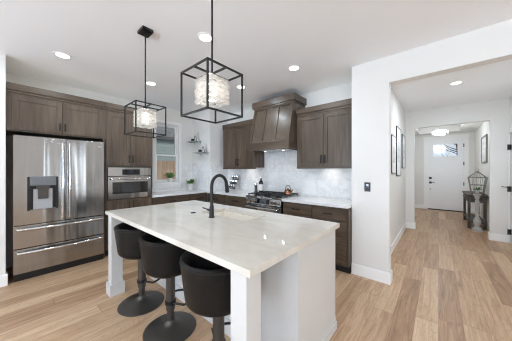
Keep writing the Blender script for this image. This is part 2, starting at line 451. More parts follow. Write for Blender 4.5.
for nm, z0, z1, xx in (('lower', WZ0 + 0.025, zm + 0.02, -0.05), ('upper', zm - 0.02, WZ1 - 0.025, -0.08)):
    sa = struct('window_sash', rect_frame(MB(), 0.025, ww - 0.025, z0, z1, 0.035, xx - 0.015, xx + 0.015), 'trim', w)
    struct('window_pane', MB().box(xx - 0.003, xx + 0.003, 0.058, ww - 0.058, z0 + 0.033, z1 - 0.033), 'glass', sa)

# outside: ground, fence, neighbour's house
struct('ground', MB().box(-16, -4.8, -6, 14, -0.25, -0.15).box(-4.8, 6, 9.95, 26, -0.25, -0.15), 'ground')
fn = MB()
for k in range(60):
    y0 = -2.0 + k * 0.145; fn.box(-7.62, -7.60, y0, y0 + 0.14, -0.15, 1.72, 0.003)
fn.box(-7.66, -7.62, -2, 6.7, 0.2, 0.29).box(-7.66, -7.62, -2, 6.7, 1.4, 1.49)
fo = fn.build('fence', 'fence'); tag(fo, 'tan board fence outside beyond the kitchen window', 'fence')
hs = empty('house', 'grey neighbouring house with dark roof outside the kitchen window', 'house', (-10.0, 4.0, -0.15))
m = MB().box(-4, 0, -7, 7, 0, 3.1)
for k in range(20): m.box(0, 0.015, -7, 7, k * 0.155, k * 0.155 + 0.14)
m.build('siding_wall', 'siding', hs)
m = MB().poly([(0.12, -7.4, 3.0), (0.12, -7.4, 3.14), (-2.2, -7.4, 4.4), (-4.5, -7.4, 3.3), (-4.5, -7.4, 3.1), (-2.2, -7.4, 4.2)], (0, 14.8, 0)); m.build('roof', 'roofing', hs)

# ------------------------------------------------------------------ cabinets (local: x along width, y = depth, front at y=0 facing -y)
RL = PI / 2          # rotation for units on the left wall (facing +x)
def bar_handle(parent, x, z, L, vertical, y=0.0, mat='bronze', r=0.0075):
    m = MB(); yy = y - 0.032
    if vertical:
        m.cyl((x, yy, z - L / 2), (x, yy, z + L / 2), r, seg=10)
        for s in (-1, 1): m.cyl((x, yy, z + s * L * 0.38), (x, y + 0.001, z + s * L * 0.38), r * 0.9, seg=8)
    else:
        m.cyl((x - L / 2, yy, z), (x + L / 2, yy, z), r, seg=10)
        for s in (-1, 1): m.cyl((x + s * L * 0.38, yy, z), (x + s * L * 0.38, y + 0.001, z), r * 0.9, seg=8)
    return m.build('handle', mat, parent)
def shaker(parent, kind, x0, x1, z0, z1, y=0.0, t=0.06, handle=None, grain='v', mat=None):
    g = 0.002; x0 += g; x1 -= g; z0 += g; z1 -= g
    mb = MB(); b = 0.0016
    mb.box(x0, x0 + t, y, y + 0.02, z0, z1, b, 1).box(x1 - t, x1, y, y + 0.02, z0, z1, b, 1)
    mb.box(x0 + t, x1 - t, y, y + 0.02, z0, z0 + t, b, 1).box(x0 + t, x1 - t, y, y + 0.02, z1 - t, z1, b, 1)
    mb.box(x0 + t - 0.002, x1 - t + 0.002, y + 0.010, y + 0.018, z0 + t - 0.002, z1 - t + 0.002)
    d = mb.build(kind, mat or ('wood_v' if grain == 'v' else 'wood_h'), parent)
    if handle: bar_handle(d, handle[0], handle[1], handle[2], handle[3], y)
    return d
def slab_front(parent, kind, x0, x1, z0, z1, y=0.0, handle=None):
    g = 0.002
    d = MB().box(x0 + g, x1 - g, y, y + 0.02, z0 + g, z1 - g, 0.002, 1).build(kind, 'wood_h', parent)
    if handle: bar_handle(d, *handle, y)
    return d
def crown(parent, x0, x1, yf, depth, z0, z1, over=0.03, sides=(0, 0)):
    m = MB(); zm = z0 + (z1 - z0) * 0.25
    m.box(x0 - 0.4 * over * sides[0], x1 + 0.4 * over * sides[1], yf - over * 0.4, yf + 0.03, z0, zm, 0.002, 1)
    m.box(x0 - over * sides[0], x1 + over * sides[1], yf - over, yf + 0.03, zm, z1, 0.003, 1)
    for sx, e0, e1 in ((x0, x0 - over * sides[0], x0 + 0.02), (x1, x1 - 0.02, x1 + over * sides[1])):
        m.box(e0, e1, yf + 0.03, depth, z0, z1, 0.002, 1)
    MB().box(x0 + 0.02, x1 - 0.02, yf + 0.03, depth, z1 - 0.03, z1 - 0.012).build('bounce_panel', 'bounce_pale', parent)  # unseen pale panel, added to bounce light onto the wall above
    return m.build('crown', 'wood_h', parent)

# over-fridge cabinet with its side panels
FX = -3.97
c = empty('cabinet', 'dark wood wall cabinet with two doors over the refrigerator', 'cabinet', (FX, -0.012, 0), RL)
Wc = 1.015
MB().box(0, Wc, 0.022, 0.62, 1.86, 2.33).build('carcass', 'wood_v', c)
MB().box(Wc - 0.03, Wc, 0.022, 0.62, 0.0, 1.86).build('side_panel', 'wood_v', c)
MB().box(0.0, Wc, 0.004, 0.022, 2.305, 2.33).box(0.0, 0.04, 0.004, 0.022, 1.86, 2.305).box(Wc - 0.035, Wc, 0.004, 0.022, 1.86, 2.305).build('face_frame', 'wood_v', c)
shaker(c, 'door', 0.04, 0.51, 1.875, 2.305, 0, 0.06, (0.484, 1.965, 0.10, True))
shaker(c, 'door', 0.51, Wc - 0.035, 1.875, 2.305, 0, 0.06, (0.536, 1.965, 0.10, True))
crown(c, 0, Wc, 0.0, 0.62, 2.33, 2.44)

# oven tower
TY = 1.005; TW = 0.715
c = empty('cabinet', 'tall dark wood oven cabinet between refrigerator and window', 'cabinet', (FX, TY, 0), RL)
MB().box(0, TW, 0.022, 0.62, 1.43, 2.33).box(0, TW, 0.022, 0.62, 0.10, 0.90).box(0, 0.025, 0.022, 0.62, 0.9, 1.43).box(TW - 0.025, TW, 0.022, 0.62, 0.9, 1.43).build('carcass', 'wood_v', c)
MB().box(0, TW, 0.08, 0.62, 0, 0.10).build('toe_kick', 'toe', c)
MB().box(0, TW, 0.004, 0.022, 2.30, 2.33).box(0, 0.012, 0.004, 0.022, 0.90, 2.3).box(TW - 0.012, TW, 0.004, 0.022, 0.9, 2.3).build('face_frame', 'wood_v', c)
hm = TW / 2
shaker(c, 'door', 0.012, hm, 1.45, 2.30, 0, 0.06, (hm - 0.03, 1.56, 0.13, True))
shaker(c, 'door', hm, TW - 0.012, 1.45, 2.30, 0, 0.06, (hm + 0.03, 1.56, 0.13, True))
shaker(c, 'door', 0.012, hm, 0.11, 0.89, 0, 0.06, (hm - 0.03, 0.80, 0.13, True))
shaker(c, 'door', hm, TW - 0.012, 0.11, 0.89, 0, 0.06, (hm + 0.03, 0.80, 0.13, True))
crown(c, 0, TW, 0.0, 0.62, 2.33, 2.44, sides=(0, 1))

# wall oven in the tower
c = empty('wall_oven', 'stainless built-in microwave oven in the tall cabinet', 'oven', (FX, TY + 0.027, 0.905), RL)
ow = TW - 0.054; oh = 0.515
MB().box(0, ow, 0.03, 0.5, 0.005, oh - 0.005).build('body', 'rubber', c)
MB().box(0, ow, -0.012, 0.03, 0.375, oh, 0.003).build('control_panel', 'steel', c)
MB().box(0.20, 0.47, -0.016, -0.011, 0.392, 0.485, 0.001).build('display', 'glass_black', c)
d = MB().box(0, ow, -0.015, 0.028, 0.0, 0.365, 0.004).build('oven_door', 'steel', c)
MB().box(0.06, ow - 0.06, -0.019, -0.014, 0.085, 0.275, 0.001).build('door_window', 'glass_black', d)
MB().box(0.185, ow - 0.185, -0.0205, -0.0185, 0.10, 0.255).build('window_screen', 'glass_dark', d)
m = MB().cyl((0.03, -0.055, 0.325), (ow - 0.03, -0.055, 0.325), 0.012, seg=14)
for s in (0.06, ow - 0.06): m.cyl((s, -0.055, 0.325), (s, -0.012, 0.325), 0.009, seg=10)
m.build('handle', 'chrome', d)

# base cabinets under the window
def base_unit(label, loc, rz, w, layout, depth=0.6, end=None, handles=True):
    c = empty('base_cabinet', label, 'cabinet', loc, rz)
    MB().box(0, w, 0.022, depth, 0.10, 0.875).build('carcass', 'wood_v', c)
    MB().box(0.0, w, 0.075, depth, 0, 0.10).build('toe_kick', 'toe', c)
    for it in layout:
        kind, x0, x1, z0, z1 = it
        if kind == 'drawer':
            if z1 - z0 > 0.19: shaker(c, 'drawer', x0, x1, z0, z1, 0, 0.05, ((x0 + x1) / 2, z1 - 0.10 if z1 - z0 > 0.3 else (z0 + z1) / 2, 0.13, False), 'h')
            else: slab_front(c, 'drawer', x0, x1, z0, z1, 0, ((x0 + x1) / 2, (z0 + z1) / 2, 0.13, False))
        else:
            side = it[0] == 'door_l'
            shaker(c, 'door', x0, x1, z0, z1, 0, 0.06, ((x1 - 0.035) if side else (x0 + 0.035), z1 - 0.12, 0.13, True))
    return c
base_unit('dark base cabinet under the kitchen window, beside the oven cabinet', (FX, 1.722, 0), RL, 0.778,
          [('drawer', 0.01, 0.768, 0.70, 0.86), ('door_l', 0.01, 0.389, 0.11, 0.695), ('door_r', 0.389, 0.768, 0.11, 0.695)])
base_unit('narrow dark base cabinet below the corner plant, against the white pier', (FX, 2.502, 0), RL, 0.446,
          [('drawer', 0.005, 0.441, 0.70, 0.86), ('door_l', 0.005, 0.441, 0.11, 0.695)])
CT0, CT1 = 0.877, 0.915
m = MB().box(-4.59, -3.94, 1.722, 2.95, CT0, CT1, 0.003); tag(m.build('worktop', 'quartz_white'), 'white quartz worktop below the kitchen window', 'worktop')

# range-wall base cabinets
RY = 2.875
RX0, RX1 = -2.668, -1.908
base_unit('dark drawer cabinet on the range wall beside the white pier', (-3.885, RY, 0), 0, 0.60,
          [('drawer', 0.01, 0.595, 0.70, 0.86), ('drawer', 0.01, 0.595, 0.41, 0.695), ('drawer', 0.01, 0.595, 0.11, 0.405)])
base_unit('dark drawer cabinet immediately left of the stainless range', (-3.283, RY, 0), 0, 0.61,
          [('drawer', 0.005, 0.60, 0.70, 0.86), ('drawer', 0.005, 0.60, 0.41, 0.695), ('drawer', 0.005, 0.60, 0.11, 0.405)])
base_unit('dark three-drawer cabinet immediately right of the stainless range', (-1.903, RY, 0), 0, 0.505,
          [('drawer', 0.005, 0.50, 0.70, 0.86), ('drawer', 0.005, 0.50, 0.41, 0.695), ('drawer', 0.005, 0.50, 0.11, 0.405)])
base_unit('dark three-drawer cabinet beside the hallway wall end', (-1.396, RY, 0), 0, 0.506,
          [('drawer', 0.005, 0.48, 0.70, 0.86), ('drawer', 0.005, 0.48, 0.41, 0.695), ('drawer', 0.005, 0.48, 0.11, 0.405)])
m = MB().box(-3.885, RX0 - 0.003, RY - 0.025, 3.478, CT0, CT1, 0.003); tag(m.build('worktop', 'quartz_white'), 'white quartz worktop left of the range, under the spice rack', 'worktop')
m = MB().box(RX1 + 0.003, -0.886, RY - 0.025, 3.478, CT0, CT1, 0.003); tag(m.build('worktop', 'quartz_white'), 'white quartz worktop right of the range, ending at the hallway wall', 'worktop')

# upper cabinets
def upper(label, x0, w, bay_label=None):
    c = empty('wall_cabinet', label, 'cabinet', (x0, 3.16, 0))
    MB().box(0, w, 0.022, 0.318, 1.43, 2.27).build('carcass', 'wood_v', c)
    MB().box(0, w, 0.002, 0.022, 2.245, 2.27).box(0, 0.025, 0.002, 0.022, 1.43, 2.245).box(w - 0.025, w, 0.002, 0.022, 1.43, 2.245).build('face_frame', 'wood_v', c)
    MB().box(0, w, -0.008, 0.05, 1.40, 1.435, 0.002, 1).build('light_rail', 'wood_h', c)
    h = w / 2
    shaker(c, 'door', 0.02, h, 1.435, 2.245, 0, 0.062, (h - 0.03, 1.545, 0.13, True))
    shaker(c, 'door', h, w - 0.02, 1.435, 2.245, 0, 0.062, (h + 0.03, 1.545, 0.13, True))
    crown(c, 0, w, 0.0, 0.318, 2.27, 2.385, 0.025)
    return c
upper('dark two-door wall cabinet left of the range hood, above the spice rack', -3.68, 0.93)
upper('dark two-door wall cabinet right of the range hood, by the hallway wall', -1.803, 0.915)

# under-cabinet puck lights
def puck(label, x):
    c = empty('puck_light', label, 'light', (x, 3.34, 1.43), 0, 'puck lights under the wall cabinets')
    MB().cyl((0, 0, -0.012), (0, 0, 0.0), 0.035).build('housing', 'chrome', c)
    MB().cyl((0, 0, -0.014), (0, 0, -0.012), 0.028).build('lens', 'lens', c)
    l = bpy.data.lights.new('puck_glow', 'AREA'); l.shape = 'DISK'; l.size = 0.06; l.energy = 0.85; l.color = (1, 0.95, 0.88)
    o = bpy.data.objects.new('puck_glow', l); COL.objects.link(o); o.parent = c; o.location = (0, 0, -0.018)
puck('round puck light under the wall cabinet left of the hood', -3.1)
puck('round puck light under the wall cabinet right of the hood', -1.33)

# range hood
c = empty('range_hood', 'tapered dark wood range hood above the stove', 'range hood', (-2.25, 0, 0))
hw = 0.425
m = MB().poly([(-hw, 3.48, 1.86), (-hw, 2.945, 1.86), (-hw, 3.09, 2.52), (-hw, 3.48, 2.52)], (2 * hw, 0, 0)); m.build('hood_body', 'wood_v', c)
# battens on the sloped front: five strips framing three recessed panels
nrm = Vector((0, -0.66, 0.145)).normalized(); a0 = Vector((0, 2.945, 1.862)); a1 = Vector((0, 3.09, 2.518)); sl = (a1 - a0)
def strip(mb, xa, xb, fa, fb, th=0.014):
    p = [a0 + sl * fa + Vector((xa, 0, 0)), a0 + sl * fa + Vector((xb, 0, 0)), a0 + sl * fb + Vector((xb, 0, 0)), a0 + sl * fb + Vector((xa, 0, 0))]
    return mb.poly(p, nrm * th)
m = MB()
for xa, xb in ((-hw, -hw + 0.05), (-hw + 0.273, -hw + 0.301), (hw - 0.301, hw - 0.273), (hw - 0.05, hw)): strip(m, xa, xb, 0, 1)
for xa, xb in ((-hw + 0.05, -hw + 0.273), (-hw + 0.301, hw - 0.301), (hw - 0.273, hw - 0.05)):
    strip(m, xa, xb, 0, 0.05); strip(m, xa, xb, 0.95, 1)
m.build('panel_frame', 'wood_v', c)
MB().box(-hw - 0.012, hw + 0.012, 2.915, 3.48, 1.735, 1.86, 0.003).box(-hw - 0.022, hw + 0.022, 2.905, 3.48, 1.845, 1.868, 0.003).build('hood_band', 'wood_h', c)
MB().box(-hw - 0.012, hw + 0.012, 3.065, 3.48, 2.515, 2.545, 0.003).box(-hw - 0.035, hw + 0.035, 3.045, 3.48, 2.54, 2.65, 0.004).build('crown', 'wood_h', c)
MB().box(-hw + 0.05, hw - 0.05, 2.96, 3.42, 1.722, 1.74, 0.003).build('vent_insert', 'steel', c)
for s in (-0.2, 0.2): MB().cyl((s, 3.12, 1.718), (s, 3.12, 1.724), 0.022).build('lamp_lens', 'lens_dim', c)
for s in (-0.2, 0.2):
    l = bpy.data.lights.new('hood_glow', 'AREA'); l.shape = 'DISK'; l.size = 0.04; l.energy = 0.5; l.color = (1, 0.95, 0.88)
    o = bpy.data.objects.new('hood_glow', l); COL.objects.link(o); o.parent = c; o.location = (s, 3.12, 1.716)

# range
c = empty('range', 'stainless gas range with knobs under the wood hood', 'stove', (RX0, 2.85, 0))
rw = RX1 - RX0
MB().box(0.002, rw - 0.002, 0.03, 0.62, 0.03, 0.90).build('body', 'rubber', c)
MB().box(0.03, rw - 0.03, 0.06, 0.6, 0, 0.04).build('toe_kick', 'toe', c)
MB().box(0, rw, -0.02, 0.615, 0.895, 0.925, 0.004).build('cooktop', 'steel', c)
# sloped control panel
MB().poly([(0, -0.03, 0.79), (0, 0.03, 0.79), (0, 0.03, 0.90), (0, -0.005, 0.90)], (rw, 0, 0)).build('control_panel', 'steel', c)
MB().poly([(0.225, -0.0318, 0.803), (0.225, -0.026, 0.803), (0.225, -0.006, 0.887), (0.225, -0.0118, 0.887)], (0.31, 0, 0)).build('display', 'glass_black', c)
kn = (0.05, 0.115, 0.18, rw - 0.18, rw - 0.115, rw - 0.05)
for kx in kn:
    k = MB().cyl((kx, -0.018, 0.845), (kx, -0.062, 0.836), 0.025, 0.022, 20).cyl((kx, -0.016, 0.846), (kx, -0.026, 0.844), 0.029, 0.029, 20).build('knob', 'chrome', c)
d = MB().box(0.003, rw - 0.003, -0.02, 0.03, 0.23, 0.775, 0.005).build('oven_door', 'steel', c)
MB().box(0.10, rw - 0.10, -0.024, -0.019, 0.33, 0.62, 0.002).build('door_window', 'glass_black', d)
m = MB().cyl((0.03, -0.07, 0.735), (rw - 0.03, -0.07, 0.735), 0.014, seg=14)
for s in (0.06, rw - 0.06): m.cyl((s, -0.07, 0.735), (s, -0.018, 0.735), 0.010, seg=10)
m.build('handle', 'chrome', d)
dd = MB().box(0.003, rw - 0.003, -0.02, 0.03, 0.06, 0.22, 0.005).build('drawer', 'steel', c)
for gx0, gx1 in ((0.02, 0.255), (0.262, rw - 0.262), (rw - 0.255, rw - 0.02)):
    m = MB(); z0, z1 = 0.943, 0.957
    for xx in (gx0 + 0.008, (gx0 + gx1) / 2, gx1 - 0.008): m.box(xx - 0.006, xx + 0.006, 0.02, 0.575, z0, z1, 0.002, 1)
    for yy in (0.027, 0.16, 0.30, 0.44, 0.567): m.box(gx0, gx1, yy - 0.006, yy + 0.006, z0, z1, 0.002, 1)
    for xx in (gx0 + 0.01, gx1 - 0.01):
        for yy in (0.03, 0.565): m.box(xx - 0.008, xx + 0.008, yy - 0.008, yy + 0.008, 0.925, z0)
    m.build('grate', 'black', c)
for bx, by in ((0.14, 0.15), (0.14, 0.44), (rw / 2, 0.30), (rw - 0.14, 0.15), (rw - 0.14, 0.44)):
    MB().cyl((bx, by, 0.925), (bx, by, 0.938), 0.045, 0.035).build('burner', 'rubber', c)

# kettle on the range
c = empty('kettle', 'copper kettle with black arched handle on the stove', 'kettle', (-1.98, 3.16, 0.957))
c.scale = (0.76, 0.76, 0.76)
MB().lathe([(0, 0), (0.085, 0), (0.092, 0.012), (0.088, 0.05), (0.07, 0.09), (0.045, 0.112), (0.036, 0.116)]).build('body', 'copper', c)
MB().lathe([(0.038, 0.114), (0.034, 0.122), (0.012, 0.128), (0.010, 0.134), (0.014, 0.142), (0.010, 0.15), (0, 0.152)]).build('lid', 'copper', c)
MB().tube([(0.07, 0, 0.055), (0.105, 0, 0.085), (0.128, 0, 0.115)], 0.014, radii=[0.02, 0.015, 0.010]).build('spout', 'copper', c)
MB().tube([(0.07 * math.cos(t), 0, 0.09 + 0.115 * math.sin(t)) for t in [PI * k / 12 for k in range(13)]], 0.008).build('handle', 'rubber', c)

# bottles left of the range
c = empty('bottle', 'black glass bottle with a white label beside the stove', 'bottle', (-2.72, 3.33, 0.915))
c.scale = (1.2, 1.2, 1.1)
MB().lathe([(0, 0), (0.036, 0), (0.038, 0.006), (0.038, 0.19), (0.03, 0.215), (0.014, 0.235), (0.013, 0.275), (0, 0.275)]).build('body', 'glass_black', c)
MB().lathe([(0.0385, 0.05), (0.0387, 0.05), (0.0387, 0.16), (0.0385, 0.16)]).build('paper_label', 'mat_board', c)
MB().lathe([(0.015, 0.27), (0.015, 0.29), (0.006, 0.295), (0.005, 0.32), (0, 0.32)]).build('pourer', 'chrome', c)
c = empty('pepper_mill', 'short grey mill beside the black bottle by the stove', 'pepper mill', (-2.83, 3.30, 0.915))
c.scale = (1.2, 1.2, 1.0)
MB().lathe([(0, 0), (0.03, 0), (0.03, 0.02), (0.022, 0.06), (0.024, 0.12), (0.028, 0.15), (0, 0.152)]).build('body', 'gunmetal', c)
MB().lathe([(0.022, 0.152), (0.027, 0.165), (0.024, 0.19), (0.008, 0.205), (0, 0.208)]).build('cap', 'chrome', c)

# spice rack with leaning tiers of jars
c = empty('spice_rack', 'sloping chrome wire spice rack on the worktop left of the range', 'spice rack', (-3.52, 3.30, 0.915), 0)
for sx in (-0.11, 0.11):
    m = MB(); m.tube([(sx, -0.09, 0.004), (sx, 0.075, 0.33)], 0.004, 8).tube([(sx, 0.075, 0.33), (sx, 0.11, 0.004)], 0.004, 8).tube([(sx, -0.09, 0.004), (sx, 0.11, 0.004)], 0.004, 8)
    m.build('side_frame', 'chrome', c)
tiers = []
for k in range(3):
    f = 0.12 + k * 0.30; yy = -0.09 + 0.165 * f; zz = 0.33 * f + 0.006
    MB().tube([(-0.11, yy, zz), (0.11, yy, zz)], 0.004, 8).tube([(-0.11, yy + 0.085, zz), (0.11, yy + 0.085, zz)], 0.004, 8).tube([(-0.11, yy - 0.01, zz + 0.03), (0.11, yy - 0.01, zz + 0.03)], 0.003, 8).build('tier', 'chrome', c)
    tiers.append((yy, zz))
jar0 = None
TN = ('bottom', 'middle', 'top'); PN = ('left end', 'centre', 'right end')
for k, (yy, zz) in enumerate(tiers):
    for i, sx in enumerate((-0.07, 0.0, 0.07)):
        lab = 'dark spice jar at the %s of the %s tier of the spice rack' % (PN[i], TN[k])
        loc = (-3.52 + sx, 3.30 + yy + 0.042, 0.915 + zz + 0.0045)
        if jar0 is None:
            jar0 = empty('spice_jar', lab, 'jar', loc, 0, 'jars in the spice rack')
            MB().lathe([(0, 0), (0.026, 0), (0.028, 0.004), (0.028, 0.05), (0.024, 0.058), (0, 0.058)], seg=18).build('jar_body', 'glass_black', jar0)
            MB().lathe([(0.027, 0.056), (0.029, 0.058), (0.029, 0.082), (0.026, 0.085), (0, 0.085)], seg=18).build('lid', 'chrome', jar0)
        else: dup(jar0, loc, lab)

# ------------------------------------------------------------------ refrigerator (local like the cabinets)
c = empty('refrigerator', 'stainless french-door refrigerator with two bottom drawers', 'refrigerator', (-3.925, 0.046, 0), RL)
fw = 0.924
MB().box(0.005, fw - 0.005, 0.07, 0.66, 0.03, 1.79, 0.004).build('case', 'rubber', c)
MB().box(0.0, fw, 0.02, 0.6, 0.0, 0.085, 0.004).build('grille', 'rubber', c)
sp = 0.484
dz0, dz1 = 0.69, 1.805
# left door built around the dispenser recess
ax0, ax1, az0, az1 = 0.115, 0.405, 0.86, 1.29
m = MB().box(0, ax0, 0, 0.07, dz0, dz1).box(ax1, sp - 0.003, 0, 0.07, dz0, dz1).box(ax0, ax1, 0, 0.07, dz0, az0).box(ax0, ax1, 0, 0.07, az1, dz1)
dl = m.build('door', 'steel', c)
dsp = MB().box(ax0, ax1, 0.06, 0.068, az0, az1).box(ax0, ax0 + 0.022, 0.0, 0.06, az0, az1).box(ax1 - 0.022, ax1, 0.0, 0.06, az0, az1).build('dispenser_recess', 'rubber', dl)
MB().box(ax0 + 0.024, ax1 - 0.024, -0.008, 0.055, az1 - 0.115, az1 + 0.004, 0.004).build('dispenser_panel', 'panel_grey', dl)
MB().box(ax0 + 0.055, ax1 - 0.055, 0.035, 0.06, az0 + 0.01, az1 - 0.16, 0.004).build('dispenser_back', 'tray_silver', dl)
MB().box(ax0 + 0.095, ax1 - 0.095, 0.008, 0.032, az0 + 0.14, az1 - 0.14, 0.006).box(ax0 + 0.08, ax1 - 0.08, 0.0, 0.055, az1 - 0.16, az1 - 0.117, 0.004).build('paddle', 'gunmetal', dl)
MB().box(ax0 + 0.022, ax1 - 0.022, 0.004, 0.06, az0, az0 + 0.012, 0.002).build('drip_tray', 'steel', dl)
dr = MB().box(sp + 0.003, fw, 0, 0.07, dz0, dz1, 0.006).build('door', 'steel', c)
MB().box(fw - 0.075, fw - 0.035, -0.0015, 0.001, dz1 - 0.085, dz1 - 0.065, 0.0005, 1).build('badge', 'chrome', dr)
def arc_handle(parent, p0, p1, bow, r=0.011):
    p0 = Vector(p0); p1 = Vector(p1); pts = []
    for k in range(13):
        f = k / 12; pts.append(p0.lerp(p1, f) + Vector((0, -0.028 - bow * math.sin(PI * f), 0)))
    pts = [p0] + pts + [p1]
    return MB().tube(pts, r, 10).build('handle', 'chrome', parent)
arc_handle(dl, (sp - 0.035, 0, dz0 + 0.04), (sp - 0.035, 0, dz1 - 0.06), 0.03, 0.014)
arc_handle(dr, (sp + 0.035, 0, dz0 + 0.04), (sp + 0.035, 0, dz1 - 0.06), 0.03, 0.014)
d1 = MB().box(0, fw, 0, 0.07, 0.40, 0.68, 0.006).build('drawer', 'steel', c)
arc_handle(d1, (0.035, 0, 0.635), (fw - 0.03, 0, 0.635), 0.03, 0.019)
d2 = MB().box(0, fw, 0, 0.07, 0.09, 0.39, 0.006).build('drawer', 'steel', c)
arc_handle(d2, (0.035, 0, 0.345), (fw - 0.03, 0, 0.345), 0.03, 0.019)

# ------------------------------------------------------------------ island
c = empty('kitchen_island', 'white kitchen island with square legs and a seating overhang', 'kitchen island', (-1.75, 1.3, 0))
def off(x, y): return x + 1.75, y - 1.3
X0, X1 = -2.82 + 1.75, -0.68 + 1.75; Y0, Y1 = 1.205 - 1.3, 1.85 - 1.3
MB().box(X0, X0 + 0.02, Y0, Y1, 0.0, 0.876).box(X1 - 0.02, X1, Y0, Y1, 0.0, 0.876).box(X0 + 0.02, X1 - 0.02, Y0, Y0 + 0.02, 0, 0.876).box(X0 + 0.02, X1 - 0.02, Y1 - 0.02, Y1, 0, 0.876).box(X0 + 0.02, X1 - 0.02, Y0 + 0.02, Y1 - 0.02, 0.0, 0.02).build('body', 'white', c)
m = MB()
e = 0.018
m.box(X1, X1 + 0.012, Y0 + 0.02, Y1 + 0.012, 0, 0.065, 0.003).box(X0 - e, X0, Y0 + 0.02, Y1 + e, 0, 0.13, 0.003).box(X0, X1, Y0 - e, Y0, 0, 0.13, 0.003).box(X0, X1, Y1, Y1 + e, 0, 0.10, 0.003)
m.build('plinth', 'white', c)
lg = None
for lx in (-2.81, -0.80):
    x0 = lx + 1.75; y0 = 0.735 - 1.3; t = 0.11
    l = MB().box(x0, x0 + t, y0, y0 + t, 0, 0.876, 0.004).build('leg', 'white', c)
    MB().box(x0 - 0.018, x0 + t + 0.018, y0 - 0.018, y0 + t + 0.018, 0, 0.125, 0.004).build('leg_plinth', 'white', l)
# worktop with sink cut-out
TX0, TX1, TY0, TY1 = -2.85, -0.65, 0.717, 1.872; SX0, SX1, SY0, SY1 = -1.99, -1.33, 1.38, 1.72
zt0, zt1 = 0.878, 0.915
t = bmesh.new()
def ring(z): return [[t.verts.new(p) for p in ((TX0, TY0, z), (TX1, TY0, z), (TX1, TY1, z), (TX0, TY1, z))], [t.verts.new(p) for p in ((SX0, SY0, z), (SX1, SY0, z), (SX1, SY1, z), (SX0, SY1, z))]]
A = ring(zt1); B = ring(zt0)
for k in range(4):
    j = (k + 1) % 4
    t.faces.new((A[0][k], A[0][j], A[1][j], A[1][k])); t.faces.new((B[0][j], B[0][k], B[1][k], B[1][j]))
    t.faces.new((A[0][j], A[0][k], B[0][k], B[0][j])); t.faces.new((A[1][k], A[1][j], B[1][j], B[1][k]))
bmesh.ops.recalc_face_normals(t, faces=t.faces)
ed = [e_ for e_ in t.edges if all(abs(v.co.z - zt1) < 1e-5 or abs(v.co.z - zt0) < 1e-5 for v in e_.verts) and len(e_.link_faces) == 2 and e_.calc_face_angle(0) > 1]
bmesh.ops.bevel(t, geom=ed, offset=0.003, segments=2, profile=0.7, affect='EDGES')
m = MB(); m._add(t); tag(m.build('island_worktop', 'quartz'), 'large polished cream quartz slab on the white island', 'worktop')
c = empty('sink', 'cream undermount sink basin set in the island top', 'sink', ((SX0 + SX1) / 2, (SY0 + SY1) / 2, 0.65))
a, b = (SX1 - SX0) / 2, (SY1 - SY0) / 2; zz = 0.226
MB().box(-a - 0.02, -a + 0.004, -b - 0.02, b + 0.02, 0, zz).box(a - 0.004, a + 0.02, -b - 0.02, b + 0.02, 0, zz).box(-a, a, -b - 0.02, -b + 0.004, 0, zz).box(-a, a, b - 0.004, b + 0.02, 0, zz).box(-a, a, -b, b, 0, 0.012).build('basin', 'tan_ceramic', c)
MB().cyl((0, 0, 0.012), (0, 0, 0.016), 0.045).build('drain', 'chrome', c)
c = empty('faucet', 'matte black gooseneck kitchen faucet on the island', 'faucet', (-1.672, 1.29, 0.915), math.radians(6))
MB().lathe([(0, 0), (0.030, 0), (0.030, 0.006), (0.024, 0.012), (0.022, 0.10), (0.017, 0.115), (0, 0.115)]).build('base', 'black', c)
R = 0.105
pts = [(0, 0, 0.10), (0, 0, 0.18), (0, 0, 0.27)] + [(0, R - R * math.cos(q), 0.30 + R * math.sin(q)) for q in [PI * k / 14 for k in range(13)]]
pts[-1] = (0, 2 * R - 0.004, 0.335)
MB().tube(pts, 0.016, 14).build('spout', 'black', c)
MB().cyl((0, 2 * R - 0.006, 0.345), (0, 2 * R + 0.014, 0.225), 0.017, 0.021, 16).build('spray_head', 'black', c)
MB().cyl((-0.015, 0, 0.065), (-0.055, 0, 0.07), 0.011, seg=12).cyl((-0.05, 0, 0.07), (-0.115, -0.01, 0.085), 0.006, seg=10).build('lever', 'black', c)
tag(MB().lathe([(0, 0), (0.026, 0), (0.026, 0.006), (0.02, 0.009), (0, 0.009)]).build('air_switch', 'black'), 'small round black button on the island beside the faucet', 'switch', loc=(-2.0, 1.297, 0.915))

